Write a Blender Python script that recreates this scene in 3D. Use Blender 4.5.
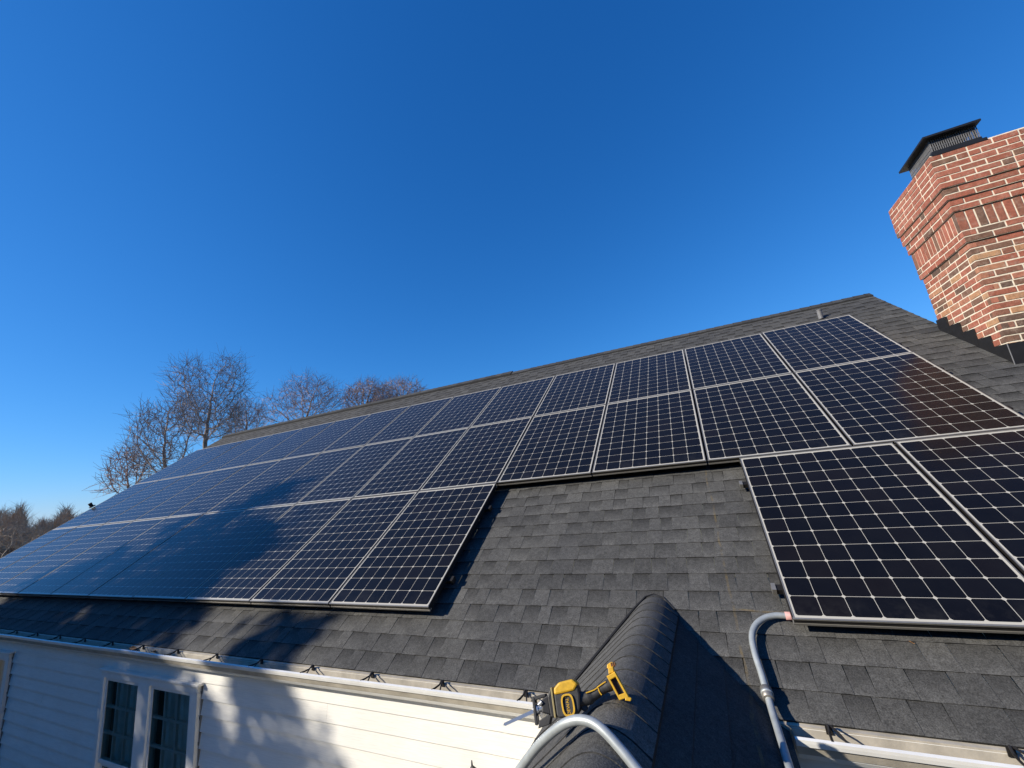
import bpy, bmesh, math, random
import numpy as np
from mathutils import Vector, Matrix
random.seed(7)
for o in list(bpy.data.objects): bpy.data.objects.remove(o)
S = bpy.context.scene
COL = S.collection
R = math.radians

# ------------------------------------------------------------------ camera, sky, sun, exposure
CAM = Vector((1.056, -4.093, 0.027))
ROWS = ((0.90002162, 0.42324212, -0.10405383),      # right
        (-0.1877029, 0.16093267, -0.96895216),      # down
        (-0.39335571, 0.8916091, 0.22428666))       # forward
cd = bpy.data.cameras.new('camera'); co = bpy.data.objects.new('camera', cd); COL.objects.link(co)
m = Matrix.Identity(4)
for i in range(3):
    m[i][0] = ROWS[0][i]; m[i][1] = -ROWS[1][i]; m[i][2] = -ROWS[2][i]; m[i][3] = CAM[i]
co.matrix_world = m
cd.sensor_width = 36; cd.lens = 36 * 408.7 / 1024; cd.clip_start = 0.05; cd.clip_end = 3000
S.camera = co

SUN = Vector((-0.96, -0.80, 0.675)).normalized()    # towards the sun
el = math.asin(SUN.z); az = math.atan2(SUN.x, SUN.y)
w = bpy.data.worlds.new('World'); S.world = w; w.use_nodes = True
nt = w.node_tree; bg = nt.nodes['Background']
sky = nt.nodes.new('ShaderNodeTexSky'); sky.sky_type = 'NISHITA'; sky.sun_disc = False
sky.sun_elevation = el; sky.sun_rotation = az
sky.altitude = 300; sky.air_density = 1.0; sky.dust_density = 0.1; sky.ozone_density = 3.0
sep = nt.nodes.new('ShaderNodeSeparateColor'); com = nt.nodes.new('ShaderNodeCombineColor')     # grade to a clear winter sky
nt.links.new(sky.outputs[0], sep.inputs[0])
for ch, (gain, power) in enumerate(((0.225, 1.42), (0.92, 0.90), (2.05, 0.74))):
    p = nt.nodes.new('ShaderNodeMath'); p.operation = 'POWER'; p.inputs[1].default_value = power
    g = nt.nodes.new('ShaderNodeMath'); g.operation = 'MULTIPLY'; g.inputs[1].default_value = gain
    nt.links.new(sep.outputs[ch], p.inputs[0]); nt.links.new(p.outputs[0], g.inputs[0]); nt.links.new(g.outputs[0], com.inputs[ch])
nt.links.new(com.outputs[0], bg.inputs[0]); bg.inputs[1].default_value = 0.085
sl = bpy.data.lights.new('sun', 'SUN'); sl.energy = 4.7; sl.angle = R(0.53); sl.color = (1, 0.92, 0.79)
so = bpy.data.objects.new('sun', sl); COL.objects.link(so); so.location = SUN * 40
so.rotation_euler = SUN.to_track_quat('Z', 'Y').to_euler()
S.view_settings.view_transform = 'Standard'; S.view_settings.look = 'None'
S.view_settings.exposure = 0.46; S.view_settings.gamma = 1
S.render.resolution_x = 1024; S.render.resolution_y = 768

# ------------------------------------------------------------------ frames and helpers
PIT = R(33); CP, SP = math.cos(PIT), math.sin(PIT)
def RW(u, v, n): return (u, v * CP - n * SP, v * SP + n * CP)      # roof plane -> world
GZ = -3.9                                                          # ground
WY = -1.63                                                         # front wall

def ray(x, y):
    a = ((x - 512) / 408.7, (y - 384) / 408.7, 1)
    return Vector([sum(ROWS[k][i] * a[k] for k in range(3)) for i in range(3)])

class MB:
    def __init__(s): s.v = []; s.f = []; s.m = []; s.c = []
    def quad(s, *p, m=0, c=None):
        b = len(s.v); s.v += [tuple(q) for q in p]; s.f.append(tuple(range(b, b + len(p)))); s.m.append(m)
        if c is None: c = (0.5,) * len(p)
        elif not isinstance(c, (tuple, list)): c = (c,) * len(p)
        s.c.append(c)
    def box(s, lo, hi, m=0, c=0.5, X=None, skip=''):
        x0, y0, z0 = lo; x1, y1, z1 = hi
        P = [(x0,y0,z0),(x1,y0,z0),(x1,y1,z0),(x0,y1,z0),(x0,y0,z1),(x1,y0,z1),(x1,y1,z1),(x0,y1,z1)]
        if X: P = [X(*p) for p in P]
        F = {'b':(0,3,2,1),'t':(4,5,6,7),'f':(0,1,5,4),'r':(1,2,6,5),'k':(2,3,7,6),'l':(3,0,4,7)}
        for k, f in F.items():
            if k not in skip: s.quad(*[P[i] for i in f], m=m, c=c)
    def tube(s, pts, r, n=10, m=0, cap=True, c=0.5):
        pts = [Vector(p) for p in pts]
        rs = r if isinstance(r, (list, tuple)) else [r] * len(pts)
        b = len(s.v); up = None
        for i, p in enumerate(pts):
            t = (pts[min(i + 1, len(pts) - 1)] - pts[max(i - 1, 0)]).normalized()
            if up is None: up = Vector((0, 0, 1)) if abs(t.z) < 0.9 else Vector((1, 0, 0))
            a = (up - t * up.dot(t)).normalized(); q = t.cross(a); up = a
            for k in range(n):
                g = 2 * math.pi * k / n
                s.v.append(tuple(p + (a * math.cos(g) + q * math.sin(g)) * rs[i]))
        for i in range(len(pts) - 1):
            for k in range(n):
                k2 = (k + 1) % n
                s.f.append((b + i*n + k, b + i*n + k2, b + (i+1)*n + k2, b + (i+1)*n + k)); s.m.append(m); s.c.append((c,)*4)
        if cap:
            s.f.append(tuple(b + k for k in reversed(range(n)))); s.m.append(m); s.c.append((c,)*n)
            e = b + (len(pts) - 1) * n
            s.f.append(tuple(e + k for k in range(n))); s.m.append(m); s.c.append((c,)*n)
    def prism(s, poly, d0, d1, X, m=0, c=0.5):
        """poly in 2D, extruded from d0 to d1 along the third axis, mapped by X"""
        n = len(poly)
        A = [X(a, b, d0) for a, b in poly]; B = [X(a, b, d1) for a, b in poly]
        s.quad(*reversed(A), m=m, c=c); s.quad(*B, m=m, c=c)
        for i in range(n):
            j = (i + 1) % n
            s.quad(A[i], A[j], B[j], B[i], m=m, c=c)
    def build(s, name, mats, parent=None, smooth=False, bevel=0, weld=False, norm=False):
        me = bpy.data.meshes.new(name); me.from_pydata(s.v, [], s.f)
        mats = mats if isinstance(mats, (list, tuple)) else [mats]
        for q in mats: me.materials.append(q)
        me.polygons.foreach_set('material_index', s.m)
        a = me.color_attributes.new('tone', 'FLOAT_COLOR', 'CORNER')
        flat = np.array([x for t in s.c for x in t], dtype=np.float32)
        a.data.foreach_set('color', np.stack([flat, flat, flat, np.ones_like(flat)], 1).ravel())
        if weld or norm or bevel:
            bm = bmesh.new(); bm.from_mesh(me)
            bmesh.ops.remove_doubles(bm, verts=bm.verts, dist=1e-5)
            bmesh.ops.recalc_face_normals(bm, faces=bm.faces)
            bm.to_mesh(me); bm.free()
        if smooth:
            me.polygons.foreach_set('use_smooth', [True] * len(me.polygons))
        o = bpy.data.objects.new(name, me); COL.objects.link(o)
        if parent: o.parent = parent
        if bevel:
            b = o.modifiers.new('bevel', 'BEVEL'); b.width = bevel; b.segments = 2; b.limit_method = 'ANGLE'
        return o

def empty(name, loc=(0, 0, 0), rot=(0, 0, 0), parent=None):
    o = bpy.data.objects.new(name, None); COL.objects.link(o); o.location = loc; o.rotation_euler = rot
    o.empty_display_size = 0.2
    if parent: o.parent = parent
    return o
def tag(o, label=None, cat=None, group=None, kind=None):
    if label: o['label'] = label
    if cat: o['category'] = cat
    if group: o['group'] = group
    if kind: o['kind'] = kind
    return o
def spline(P, k=8):
    P = [Vector(p) for p in P]; out = []
    for i in range(len(P) - 1):
        a, b, c, d = P[max(i-1, 0)], P[i], P[i+1], P[min(i+2, len(P)-1)]
        for j in range(k):
            t = j / k
            out.append(0.5 * ((2*b) + (c-a)*t + (2*a-5*b+4*c-d)*t*t + (3*b-a-3*c+d)*t**3))
    out.append(P[-1]); return out

# ------------------------------------------------------------------ materials
class NT:
    def __init__(s, name):
        s.mat = bpy.data.materials.new(name); s.mat.use_nodes = True
        s.t = s.mat.node_tree; s.b = s.t.nodes['Principled BSDF']
    def n(s, typ, **kw):
        q = s.t.nodes.new(typ)
        for k, v in kw.items(): setattr(q, k, v)
        return q
    def l(s, a, b): s.t.links.new(a, b)
    def math(s, op, a, b=None, c=None):
        q = s.n('ShaderNodeMath', operation=op)
        for i, x in enumerate((a, b, c)):
            if x is None: continue
            if isinstance(x, (int, float)): q.inputs[i].default_value = x
            else: s.l(x, q.inputs[i])
        return q.outputs[0]
    def mix(s, f, a, b, mode='MIX'):
        q = s.n('ShaderNodeMix', data_type='RGBA', blend_type=mode)
        for i, x in ((0, f), (6, a), (7, b)):
            if isinstance(x, (int, float)): q.inputs[i].default_value = x
            elif isinstance(x, tuple): q.inputs[i].default_value = (*x, 1)
            else: s.l(x, q.inputs[i])
        return q.outputs[2]
    def noise(s, scale, detail=4, rough=0.6, vec=None, coord='Object'):
        q = s.n('ShaderNodeTexNoise'); q.inputs['Scale'].default_value = scale
        q.inputs['Detail'].default_value = detail; q.inputs['Roughness'].default_value = rough
        if vec is None:
            vec = s.n('ShaderNodeTexCoord').outputs[coord]
        s.l(vec, q.inputs['Vector']); return q.outputs[0]
    def ramp(s, f, *stops):
        q = s.n('ShaderNodeValToRGB'); e = q.color_ramp.elements
        while len(e) < len(stops): e.new(0.5)
        for i, (p, c) in enumerate(stops):
            e[i].position = p; e[i].color = (*c, 1) if isinstance(c, tuple) else (c, c, c, 1)
        s.l(f, q.inputs[0]); return q.outputs[0]
    def bump(s, h, strength=0.3, dist=0.01):
        q = s.n('ShaderNodeBump'); q.inputs['Strength'].default_value = strength; q.inputs['Distance'].default_value = dist
        s.l(h, q.inputs['Height']); s.l(q.outputs[0], s.b.inputs['Normal'])
    def set(s, **kw):
        for k, v in kw.items():
            k = k.replace('_', ' ')
            i = s.b.inputs[k]
            if hasattr(v, 'is_linked') or hasattr(v, 'node'): s.l(v, i)
            elif isinstance(v, tuple): i.default_value = (*v, 1)
            else: i.default_value = v
    def tone(s): 
        q = s.n('ShaderNodeVertexColor'); q.layer_name = 'tone'; return q.outputs[0]

def simple(name, col, rough=0.6, metal=0.0, var=0.25, scale=12, bump=0.0, spec=0.5):
    t = NT(name); f = t.noise(scale, 5)
    t.set(Base_Color=t.ramp(f, (0.25, tuple(c * (1 - var) for c in col)), (0.75, tuple(min(1, c * (1 + var)) for c in col))),
          Roughness=rough, Metallic=metal)
    t.b.inputs['Specular IOR Level'].default_value = spec
    if bump: t.bump(t.noise(scale * 6, 3), bump, 0.004)
    return t.mat

def mat_shingle():
    t = NT('asphalt_shingle'); tone = t.tone()
    g = t.noise(170, 3, 0.8); g2 = t.noise(38, 5, 0.75); big = t.noise(1.3, 4)
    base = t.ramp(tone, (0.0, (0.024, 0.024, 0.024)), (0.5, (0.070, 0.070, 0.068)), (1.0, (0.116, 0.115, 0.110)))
    k = t.ramp(g, (0.30, 0.40), (0.70, 1.62))
    c = t.mix(1, base, k, 'MULTIPLY')
    c = t.mix(1, c, t.ramp(g2, (0.28, 0.66), (0.72, 1.36)), 'MULTIPLY')
    c = t.mix(1, c, t.ramp(big, (0.3, (0.86, 0.86, 0.88)), (0.7, (1.16, 1.14, 1.10))), 'MULTIPLY')
    # yellow chalk snapped on the shingles
    q = t.n('ShaderNodeSeparateXYZ'); t.l(t.n('ShaderNodeTexCoord').outputs['Object'], q.inputs[0])
    wob = t.math('MULTIPLY', t.math('SUBTRACT', t.noise(3, 2), 0.5), 0.05)
    d = t.math('ABSOLUTE', t.math('ADD', t.math('SUBTRACT', q.outputs[0], 1.03), wob))
    m1 = t.math('LESS_THAN', d, 0.007)
    m1 = t.math('MULTIPLY', m1, t.math('LESS_THAN', q.outputs[1], 0.05))
    d2 = t.math('ABSOLUTE', t.math('ADD', t.math('SUBTRACT', q.outputs[1], -1.425), wob))
    m2 = t.math('MULTIPLY', t.math('LESS_THAN', d2, 0.006), t.math('GREATER_THAN', q.outputs[0], 1.03))
    m2 = t.math('MULTIPLY', m2, t.math('LESS_THAN', q.outputs[0], 1.42))
    mm = t.math('MULTIPLY', t.math('MAXIMUM', m1, m2), t.ramp(t.noise(14, 4), (0.40, 0.0), (0.65, 0.40)))
    c = t.mix(mm, c, (0.20, 0.14, 0.05))
    t.set(Base_Color=c, Roughness=0.92); t.b.inputs['Specular IOR Level'].default_value = 0.25
    t.bump(g, 0.75, 0.004)
    return t.mat

def mat_brick():
    t = NT('clay_brick'); tone = t.tone()
    c = t.ramp(tone, (0.0, (0.12, 0.080, 0.062)), (0.2, (0.21, 0.115, 0.078)), (0.5, (0.34, 0.115, 0.074)),
               (0.75, (0.40, 0.15, 0.10)), (1.0, (0.46, 0.26, 0.140)))
    c = t.mix(1, c, t.ramp(t.noise(26, 6, 0.7), (0.25, 0.62), (0.75, 1.35)), 'MULTIPLY')
    lime = t.ramp(t.noise(17, 6, 0.75), (0.52, 0.0), (0.72, 0.55))
    c = t.mix(lime, c, (0.42, 0.33, 0.26))
    t.set(Base_Color=c, Roughness=0.9); t.b.inputs['Specular IOR Level'].default_value = 0.2
    t.bump(t.noise(120, 5, 0.7), 0.6, 0.006); return t.mat

def mat_panel():
    t = NT('solar_cells')
    q = t.n('ShaderNodeSeparateXYZ'); t.l(t.n('ShaderNodeTexCoord').outputs['Object'], q.inputs[0])
    ox, oy, P = 0.019, 0.0235, 0.126
    xs = t.math('DIVIDE', t.math('SUBTRACT', q.outputs[0], ox), P)
    ys = t.math('DIVIDE', t.math('SUBTRACT', q.outputs[1], oy), P)
    ax = t.math('MULTIPLY', t.math('ABSOLUTE', t.math('SUBTRACT', t.math('FRACT', xs), 0.5)), P)
    ay = t.math('MULTIPLY', t.math('ABSOLUTE', t.math('SUBTRACT', t.math('FRACT', ys), 0.5)), P)
    cell = t.math('MULTIPLY', t.math('LESS_THAN', ax, 0.0617), t.math('LESS_THAN', ay, 0.0617))
    cell = t.math('MULTIPLY', cell, t.math('LESS_THAN', t.math('ADD', ax, ay), 0.1145))
    for s_, N in ((xs, 8), (ys, 12)):
        cell = t.math('MULTIPLY', cell, t.math('GREATER_THAN', s_, 0.0))
        cell = t.math('MULTIPLY', cell, t.math('LESS_THAN', s_, float(N)))
    cv = t.n('ShaderNodeCombineXYZ'); t.l(t.math('FLOOR', xs), cv.inputs[0]); t.l(t.math('FLOOR', ys), cv.inputs[1])
    oi = t.n('ShaderNodeObjectInfo'); t.l(oi.outputs['Random'], cv.inputs[2])
    wn = t.n('ShaderNodeTexWhiteNoise'); t.l(cv.outputs[0], wn.inputs['Vector'])
    cc = t.ramp(wn.outputs['Value'], (0.0, (0.0022, 0.0023, 0.0036)), (0.6, (0.0030, 0.0031, 0.0048)), (1.0, (0.0054, 0.0043, 0.0048)))
    wc = t.n('ShaderNodeTexCoord').outputs['Object']
    mul = t.n('ShaderNodeVectorMath', operation='ADD'); t.l(wc, mul.inputs[0])
    sc = t.n('ShaderNodeVectorMath', operation='SCALE'); sc.inputs[0].default_value = (31, 17, 9); t.l(oi.outputs['Random'], sc.inputs['Scale'])
    t.l(sc.outputs[0], mul.inputs[1])
    dust = t.ramp(t.noise(5, 6, 0.7, vec=mul.outputs[0]), (0.3, 0.002), (0.8, 0.009))
    c = t.mix(cell, (0.44, 0.42, 0.365), cc)
    edge = t.n('ShaderNodeMapRange'); edge.inputs[1].default_value = 0.16; edge.inputs[2].default_value = 0.0; edge.inputs[4].default_value = 0.035
    t.l(q.outputs[1], edge.inputs[0]); streak = t.ramp(t.noise(11, 5, 0.7, vec=mul.outputs[0]), (0.45, 0.0), (0.75, 1.0))
    dust = t.math('ADD', dust, t.math('MULTIPLY', edge.outputs[0], streak))       # dirt that has washed down to the lower edge
    c = t.mix(dust, c, (0.5, 0.48, 0.44))
    t.set(Base_Color=c, Roughness=0.19, IOR=1.29)
    t.b.inputs['Sheen Weight'].default_value = 0.13; t.b.inputs['Sheen Roughness'].default_value = 0.35
    t.b.inputs['Sheen Tint'].default_value = (1, 0.97, 0.92, 1)
    return t.mat

def mat_siding():
    t = NT('painted_siding'); f = t.noise(2.2, 5)
    c = t.ramp(f, (0.3, (0.74, 0.72, 0.66)), (0.7, (0.82, 0.80, 0.74)))
    q = t.n('ShaderNodeMapping'); q.inputs['Scale'].default_value = (1.2, 1.2, 26); t.l(t.n('ShaderNodeTexCoord').outputs['Object'], q.inputs[0])
    gr = t.noise(6, 5, 0.7, vec=q.outputs[0])
    c = t.mix(1, c, t.ramp(gr, (0.3, 0.90), (0.6, 1.03)), 'MULTIPLY')
    t.set(Base_Color=c, Roughness=0.55); t.bump(gr, 0.12, 0.004); return t.mat

def mat_glass():
    t = NT('window_glass'); out = t.t.nodes['Material Output']
    tr = t.n('ShaderNodeBsdfTransparent'); tr.inputs[0].default_value = (0.86, 0.92, 0.90, 1)
    gl = t.n('ShaderNodeBsdfGlossy'); gl.inputs['Roughness'].default_value = 0.02
    bp = t.n('ShaderNodeBump'); bp.inputs['Strength'].default_value = 0.05; bp.inputs['Distance'].default_value = 0.02; t.l(t.noise(2, 2), bp.inputs['Height']); t.l(bp.outputs[0], gl.inputs['Normal'])
    fr = t.n('ShaderNodeFresnel'); fr.inputs[0].default_value = 1.5; mx = t.n('ShaderNodeMixShader')
    t.l(fr.outputs[0], mx.inputs[0]); t.l(tr.outputs[0], mx.inputs[1]); t.l(gl.outputs[0], mx.inputs[2]); t.l(mx.outputs[0], out.inputs['Surface']); return t.mat

def mat_ground():
    t = NT('winter_grass'); c = t.ramp(t.noise(0.35, 8, 0.7), (0.3, (0.05, 0.052, 0.02)), (0.7, (0.125, 0.105, 0.055)))
    t.set(Base_Color=c, Roughness=0.95); t.bump(t.noise(5, 6), 0.6, 0.05); return t.mat

def mat_bark(name, a, b):
    t = NT(name); q = t.n('ShaderNodeMapping'); q.inputs['Scale'].default_value = (6, 6, 1.2)
    t.l(t.n('ShaderNodeTexCoord').outputs['Object'], q.inputs[0])
    t.set(Base_Color=t.ramp(t.noise(2, 6, 0.7, vec=q.outputs[0]), (0.3, a), (0.7, b)), Roughness=0.9)
    t.b.inputs['Specular IOR Level'].default_value = 0.2; return t.mat

M = dict(
    shingle=mat_shingle(), brick=mat_brick(), panel=mat_panel(), siding=mat_siding(), glass=mat_glass(), ground=mat_ground(),
    mortar=simple('mortar', (0.78, 0.69, 0.54), 0.95, 0, 0.2, 30, 0.5, 0.2),
    trim=simple('white_trim', (0.78, 0.76, 0.71), 0.5, 0, 0.07, 9, 0.05),
    gutter=simple('gutter_paint', (0.76, 0.75, 0.71), 0.35, 0, 0.10, 7, 0.03),
    gutter_in=simple('gutter_grime', (0.42, 0.38, 0.31), 0.8, 0, 0.28, 9, 0.2),
    silver=simple('aluminium', (0.30, 0.285, 0.255), 0.45, 0.6, 0.12, 40),
    dark_alu=simple('bronze_aluminium', (0.035, 0.032, 0.03), 0.5, 0.6, 0.2, 30),
    steel=simple('galvanised_conduit', (0.40, 0.43, 0.43), 0.46, 0.35, 0.18, 22, 0.03),
    black=simple('black_metal', (0.012, 0.012, 0.013), 0.55, 0, 0.3, 25, 0.05),
    flash=simple('black_flashing', (0.010, 0.010, 0.011), 0.6, 0, 0.35, 14, 0.15),
    tar=simple('roof_tar', (0.008, 0.008, 0.009), 0.7, 0, 0.3, 30),  # black for the painted shadow line in the entry valley
    vent=simple('lead_grey', (0.16, 0.16, 0.165), 0.6, 0, 0.2, 20),
    yellow=simple('yellow_plastic', (0.62, 0.36, 0.02), 0.5, 0, 0.22, 45, 0.06),
    rubber=simple('black_rubber', (0.030, 0.030, 0.030), 0.6, 0, 0.3, 80, 0.2),
    chrome=simple('bare_steel', (0.55, 0.55, 0.55), 0.3, 0.9, 0.1, 60),
    pink=simple('pink_tape', (0.55, 0.30, 0.28), 0.6, 0, 0.2, 30),
    bark=mat_bark('bark', (0.15, 0.12, 0.10), (0.30, 0.25, 0.21)),
    twig=mat_bark('twigs', (0.24, 0.195, 0.170), (0.44, 0.365, 0.325)),
    twig_red=mat_bark('reddish_twigs', (0.28, 0.205, 0.180), (0.48, 0.37, 0.33)),
    twig_olive=mat_bark('olive_twigs', (0.32, 0.24, 0.165), (0.56, 0.44, 0.32)),
    needle=simple('needles', (0.035, 0.055, 0.022), 0.8, 0, 0.4, 3),
    curtain=simple('curtain', (0.80, 0.84, 0.78), 0.9, 0, 0.2, 6),
    concrete=simple('foundation', (0.30, 0.29, 0.27), 0.9, 0, 0.15, 5, 0.2),
    backslope=simple('plain_shingle', (0.05, 0.05, 0.05), 0.9, 0, 0.3, 5, 0.3),
    soffit=simple('dark_soffit', (0.14, 0.14, 0.13), 0.8, 0, 0.2, 5),
)

# ------------------------------------------------------------------ ground
mb = MB(); mb.quad((-1500, -1500, GZ), (1500, -1500, GZ), (1500, 1500, GZ), (-1500, 1500, GZ))
tag(mb.build('ground', M['ground']), kind='structure')

# ------------------------------------------------------------------ house
house = empty('house', (-4, 3.5, GZ))
tag(house, 'white clapboard house with dark grey shingle roof, brick chimney and small entry roof', 'house')
HO = Vector((4, -3.5, -GZ))                     # parts are modelled in world coordinates
def part(mb, name, mat, parent=house, **kw):
    o = mb.build(name, mat, parent, **kw)
    if parent is house: o.location = HO
    return o
U0, U1 = -12.05, 3.79
V0, VR = -2.0, 4.24
RN = -0.125

def shingle_course(mb, X, u0, u1, v, exp, rnd, last=False):
    """one lapped course: an under sheet with darker shade bands and raised tabs of random width"""
    n0, n1 = RN + 0.0035, RN - 0.001
    t = 0.0022
    nf = lambda s: n0 + (n1 - n0) * s
    base = 0.5 + rnd.uniform(-0.08, 0.08)
    mb.quad(X(u0, v, n0 - 0.012), X(u1, v, n0 - 0.012), X(u1, v, n0), X(u0, v, n0), c=0.05)
    u = u0 - rnd.uniform(0, 0.2)
    while u < u1:
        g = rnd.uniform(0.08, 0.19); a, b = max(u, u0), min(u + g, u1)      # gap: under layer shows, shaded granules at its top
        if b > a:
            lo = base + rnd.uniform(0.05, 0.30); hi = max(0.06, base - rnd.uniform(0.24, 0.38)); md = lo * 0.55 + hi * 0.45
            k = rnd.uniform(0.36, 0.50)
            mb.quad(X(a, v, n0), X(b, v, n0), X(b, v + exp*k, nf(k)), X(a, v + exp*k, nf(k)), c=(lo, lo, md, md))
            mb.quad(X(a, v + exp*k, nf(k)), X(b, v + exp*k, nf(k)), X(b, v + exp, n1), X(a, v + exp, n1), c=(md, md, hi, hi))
        u += g
        g = rnd.uniform(0.09, 0.20); a, b = max(u, u0), min(u + g, u1)
        if b > a:
            c = min(1, max(0.02, base + rnd.gauss(0.02, 0.075)))
            sl = rnd.uniform(0.004, 0.012)
            a2, b2 = a + sl * 0.5, b - sl * 0.5
            mb.quad(X(a, v, n0 + t), X(b, v, n0 + t), X(b2, v + exp, n1 + t), X(a2, v + exp, n1 + t), c=(c, c, c*0.95, c*0.95))
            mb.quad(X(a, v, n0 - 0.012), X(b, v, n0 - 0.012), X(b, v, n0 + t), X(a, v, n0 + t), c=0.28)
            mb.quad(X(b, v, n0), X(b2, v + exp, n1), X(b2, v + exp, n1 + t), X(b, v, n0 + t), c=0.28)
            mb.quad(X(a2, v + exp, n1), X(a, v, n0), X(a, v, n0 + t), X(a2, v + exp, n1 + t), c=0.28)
        u += g

# the front slope is modelled in roof coordinates so the material can use them
rnd = random.Random(3)
mb = MB(); EXP = 0.143; v = V0
ident = lambda u, v, n: (u, v, n)
while v < VR - 0.02:
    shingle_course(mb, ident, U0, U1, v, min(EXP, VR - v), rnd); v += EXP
for a, b in ((U0, U0 - 0.0), (U1, U1)):           # rake edges
    mb.quad((a, V0, RN), (a, VR, RN), (a, VR, RN - 0.03), (a, V0, RN - 0.03), c=0.1)
mb.quad((U0, V0 + 0.02, RN - 0.03), (U1, V0 + 0.02, RN - 0.03), (U1, V0, RN - 0.002), (U0, V0, RN - 0.002), c=0.05)
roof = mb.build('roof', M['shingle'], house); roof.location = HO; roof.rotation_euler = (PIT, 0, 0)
RINV = Matrix.Rotation(-PIT, 4, 'X')
def roofpart(mb, name, mat, **kw):               # sub-part of the roof, modelled in roof coordinates
    return mb.build(name, mat, roof, **kw)

RIDGE = RW(0, VR, RN); RY, RZ = RIDGE[1], RIDGE[2]
# back slope, decking edge and gables
mb = MB()
by, bz = 2 * RY - RW(0, V0, RN)[1], RW(0, V0, RN)[2]
mb.quad((U0, RY, RZ), (U1, RY, RZ), (U1, by, bz), (U0, by, bz)); mb.quad((U0, RY, RZ-.03), (U0, by, bz-.03), (U1, by, bz-.03), (U1, RY, RZ-.03))
part(mb, 'back_roof_slope', M['backslope'])
for X0, nm in ((-11.86, 'gable_wall'), (3.60, 'gable_wall')):
    mb = MB()
    mb.quad((X0, WY, GZ), (X0, by - 0.05, GZ), (X0, by - 0.05, bz - 0.02), (X0, RY, RZ - 0.05), (X0, WY, bz - 0.04))
    mb.quad((X0 + 0.1, WY, GZ), (X0 + 0.1, by - 0.05, GZ), (X0 + 0.1, by - 0.05, bz - 0.02), (X0 + 0.1, RY, RZ - 0.05), (X0 + 0.1, WY, bz - 0.04))
    part(mb, nm, M['siding'])
# rake boards under the roof edge
for X0 in (U0 + 0.005, U1 - 0.03):
    mb = MB()
    for v0, v1 in ((V0 + 0.03, VR - 0.02),):
        mb.box((X0, v0, RN - 0.17), (X0 + 0.025, v1, RN - 0.031), X=lambda u, v, n: RW(u, v, n))
    part(mb, 'rake_board', M['trim'])
# ridge caps: a left run that sits on a raised vent, a right run that lies lower
def ridge_run(u0, u1, lift, wid, name):
    mb = MB(); rr = random.Random(int(u0 * 10)); L = 0.14; n = int((u1 - u0) / L)
    for k in range(n + 1):
        a = u0 + k * L; b = min(a + L, u1)
        if b - a < 0.005: continue
        c = 0.35 + rr.uniform(-0.15, 0.15); h0, h1 = lift + 0.008, lift + 0.002
        f = lambda s, h: (RY - s * wid * CP - s * (RN + h) * 0 , RZ - abs(s) * wid * SP + h)
        for s0, s1 in ((-1, -0.12), (-0.12, 0.12), (0.12, 1)):
            p = [(-s0, h0), (-s1, h0), (-s1, h1), (-s0, h1)]
            y0, z0 = f(-s0, h0); y1, z1 = f(-s1, h0); y2, z2 = f(-s1, h1); y3, z3 = f(-s0, h1)
            mb.quad((a, y0, z0), (a, y1, z1), (b, y2, z2), (b, y3, z3), c=c)
    for sgn in (1, -1):
        y, z = RY - sgn * wid * CP, RZ - wid * SP
        mb.quad((u0, y, z - 0.012), (u1, y, z - 0.012), (u1, y, z + lift + 0.006), (u0, y, z + lift + 0.006), c=0.02)
    for uu in (u0, u1):
        mb.quad((uu, RY - wid*CP, RZ - wid*SP), (uu, RY + wid*CP, RZ - wid*SP), (uu, RY + wid*CP, RZ - wid*SP + lift), (uu, RY, RZ + lift), (uu, RY - wid*CP, RZ - wid*SP + lift), c=0.1)
    part(mb, name, M['shingle'])
ridge_run(U0, -2.3, 0.045, 0.16, 'ridge_vent')
ridge_run(-2.3, U1, 0.022, 0.15, 'ridge_cap')

# ---- front wall of lapped boards
mb = MB(); rnd = random.Random(5)
z = -1.412 + 0.1225; LE = 0.1225
XL, XR = -11.86, 3.70; WZT, WZB = -1.435, -3.08; WHOLE = [(-4.88, -3.32), (-8.79, -7.22)]
while z > GZ + 0.3:
    cuts = [rnd.uniform(XL, XR) for _ in range(4)]
    hole = z - LE < WZT - 0.02 and z > WZB
    if hole: cuts = [q for q in cuts if not any(a - 0.02 < q < b + 0.02 for a, b in WHOLE)] + [q for ab in WHOLE for q in ab]
    xs = [XL] + sorted(cuts) + [XR]
    for a, b in zip(xs, xs[1:]):
        if hole and any(abs(a - h0) < 1e-6 for h0, _ in WHOLE): continue
        d = rnd.uniform(-0.0012, 0.0012)
        mb.quad((a, WY - 0.015 + d, z - LE), (b, WY - 0.015 + d, z - LE), (b, WY + d, z), (a, WY + d, z))
        mb.quad((a, WY + 0.003, z - LE), (b, WY + 0.003, z - LE), (b, WY - 0.015 + d, z - LE), (a, WY - 0.015 + d, z - LE))
        mb.quad((b, WY - 0.015 + d, z - LE), (b, WY + 0.002, z - LE), (b, WY + 0.002, z))
    z -= LE
part(mb, 'siding_wall', M['siding'])
mb = MB(); mb.box((XL, WY - 0.005, GZ), (XR, WY + 0.15, z + 0.01))
part(mb, 'foundation', M['concrete'])
mb = MB(); mb.box((XL - 0.02, WY - 0.022, GZ + 0.3), (XL + 0.10, WY + 0.1, -1.25)); part(mb, 'corner_board', M['trim'])
mb = MB(); mb.box((XL, WY - 0.0015, -1.295), (XR, WY + 0.03, -1.200)); part(mb, 'fascia', M['gutter_in'])

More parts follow.
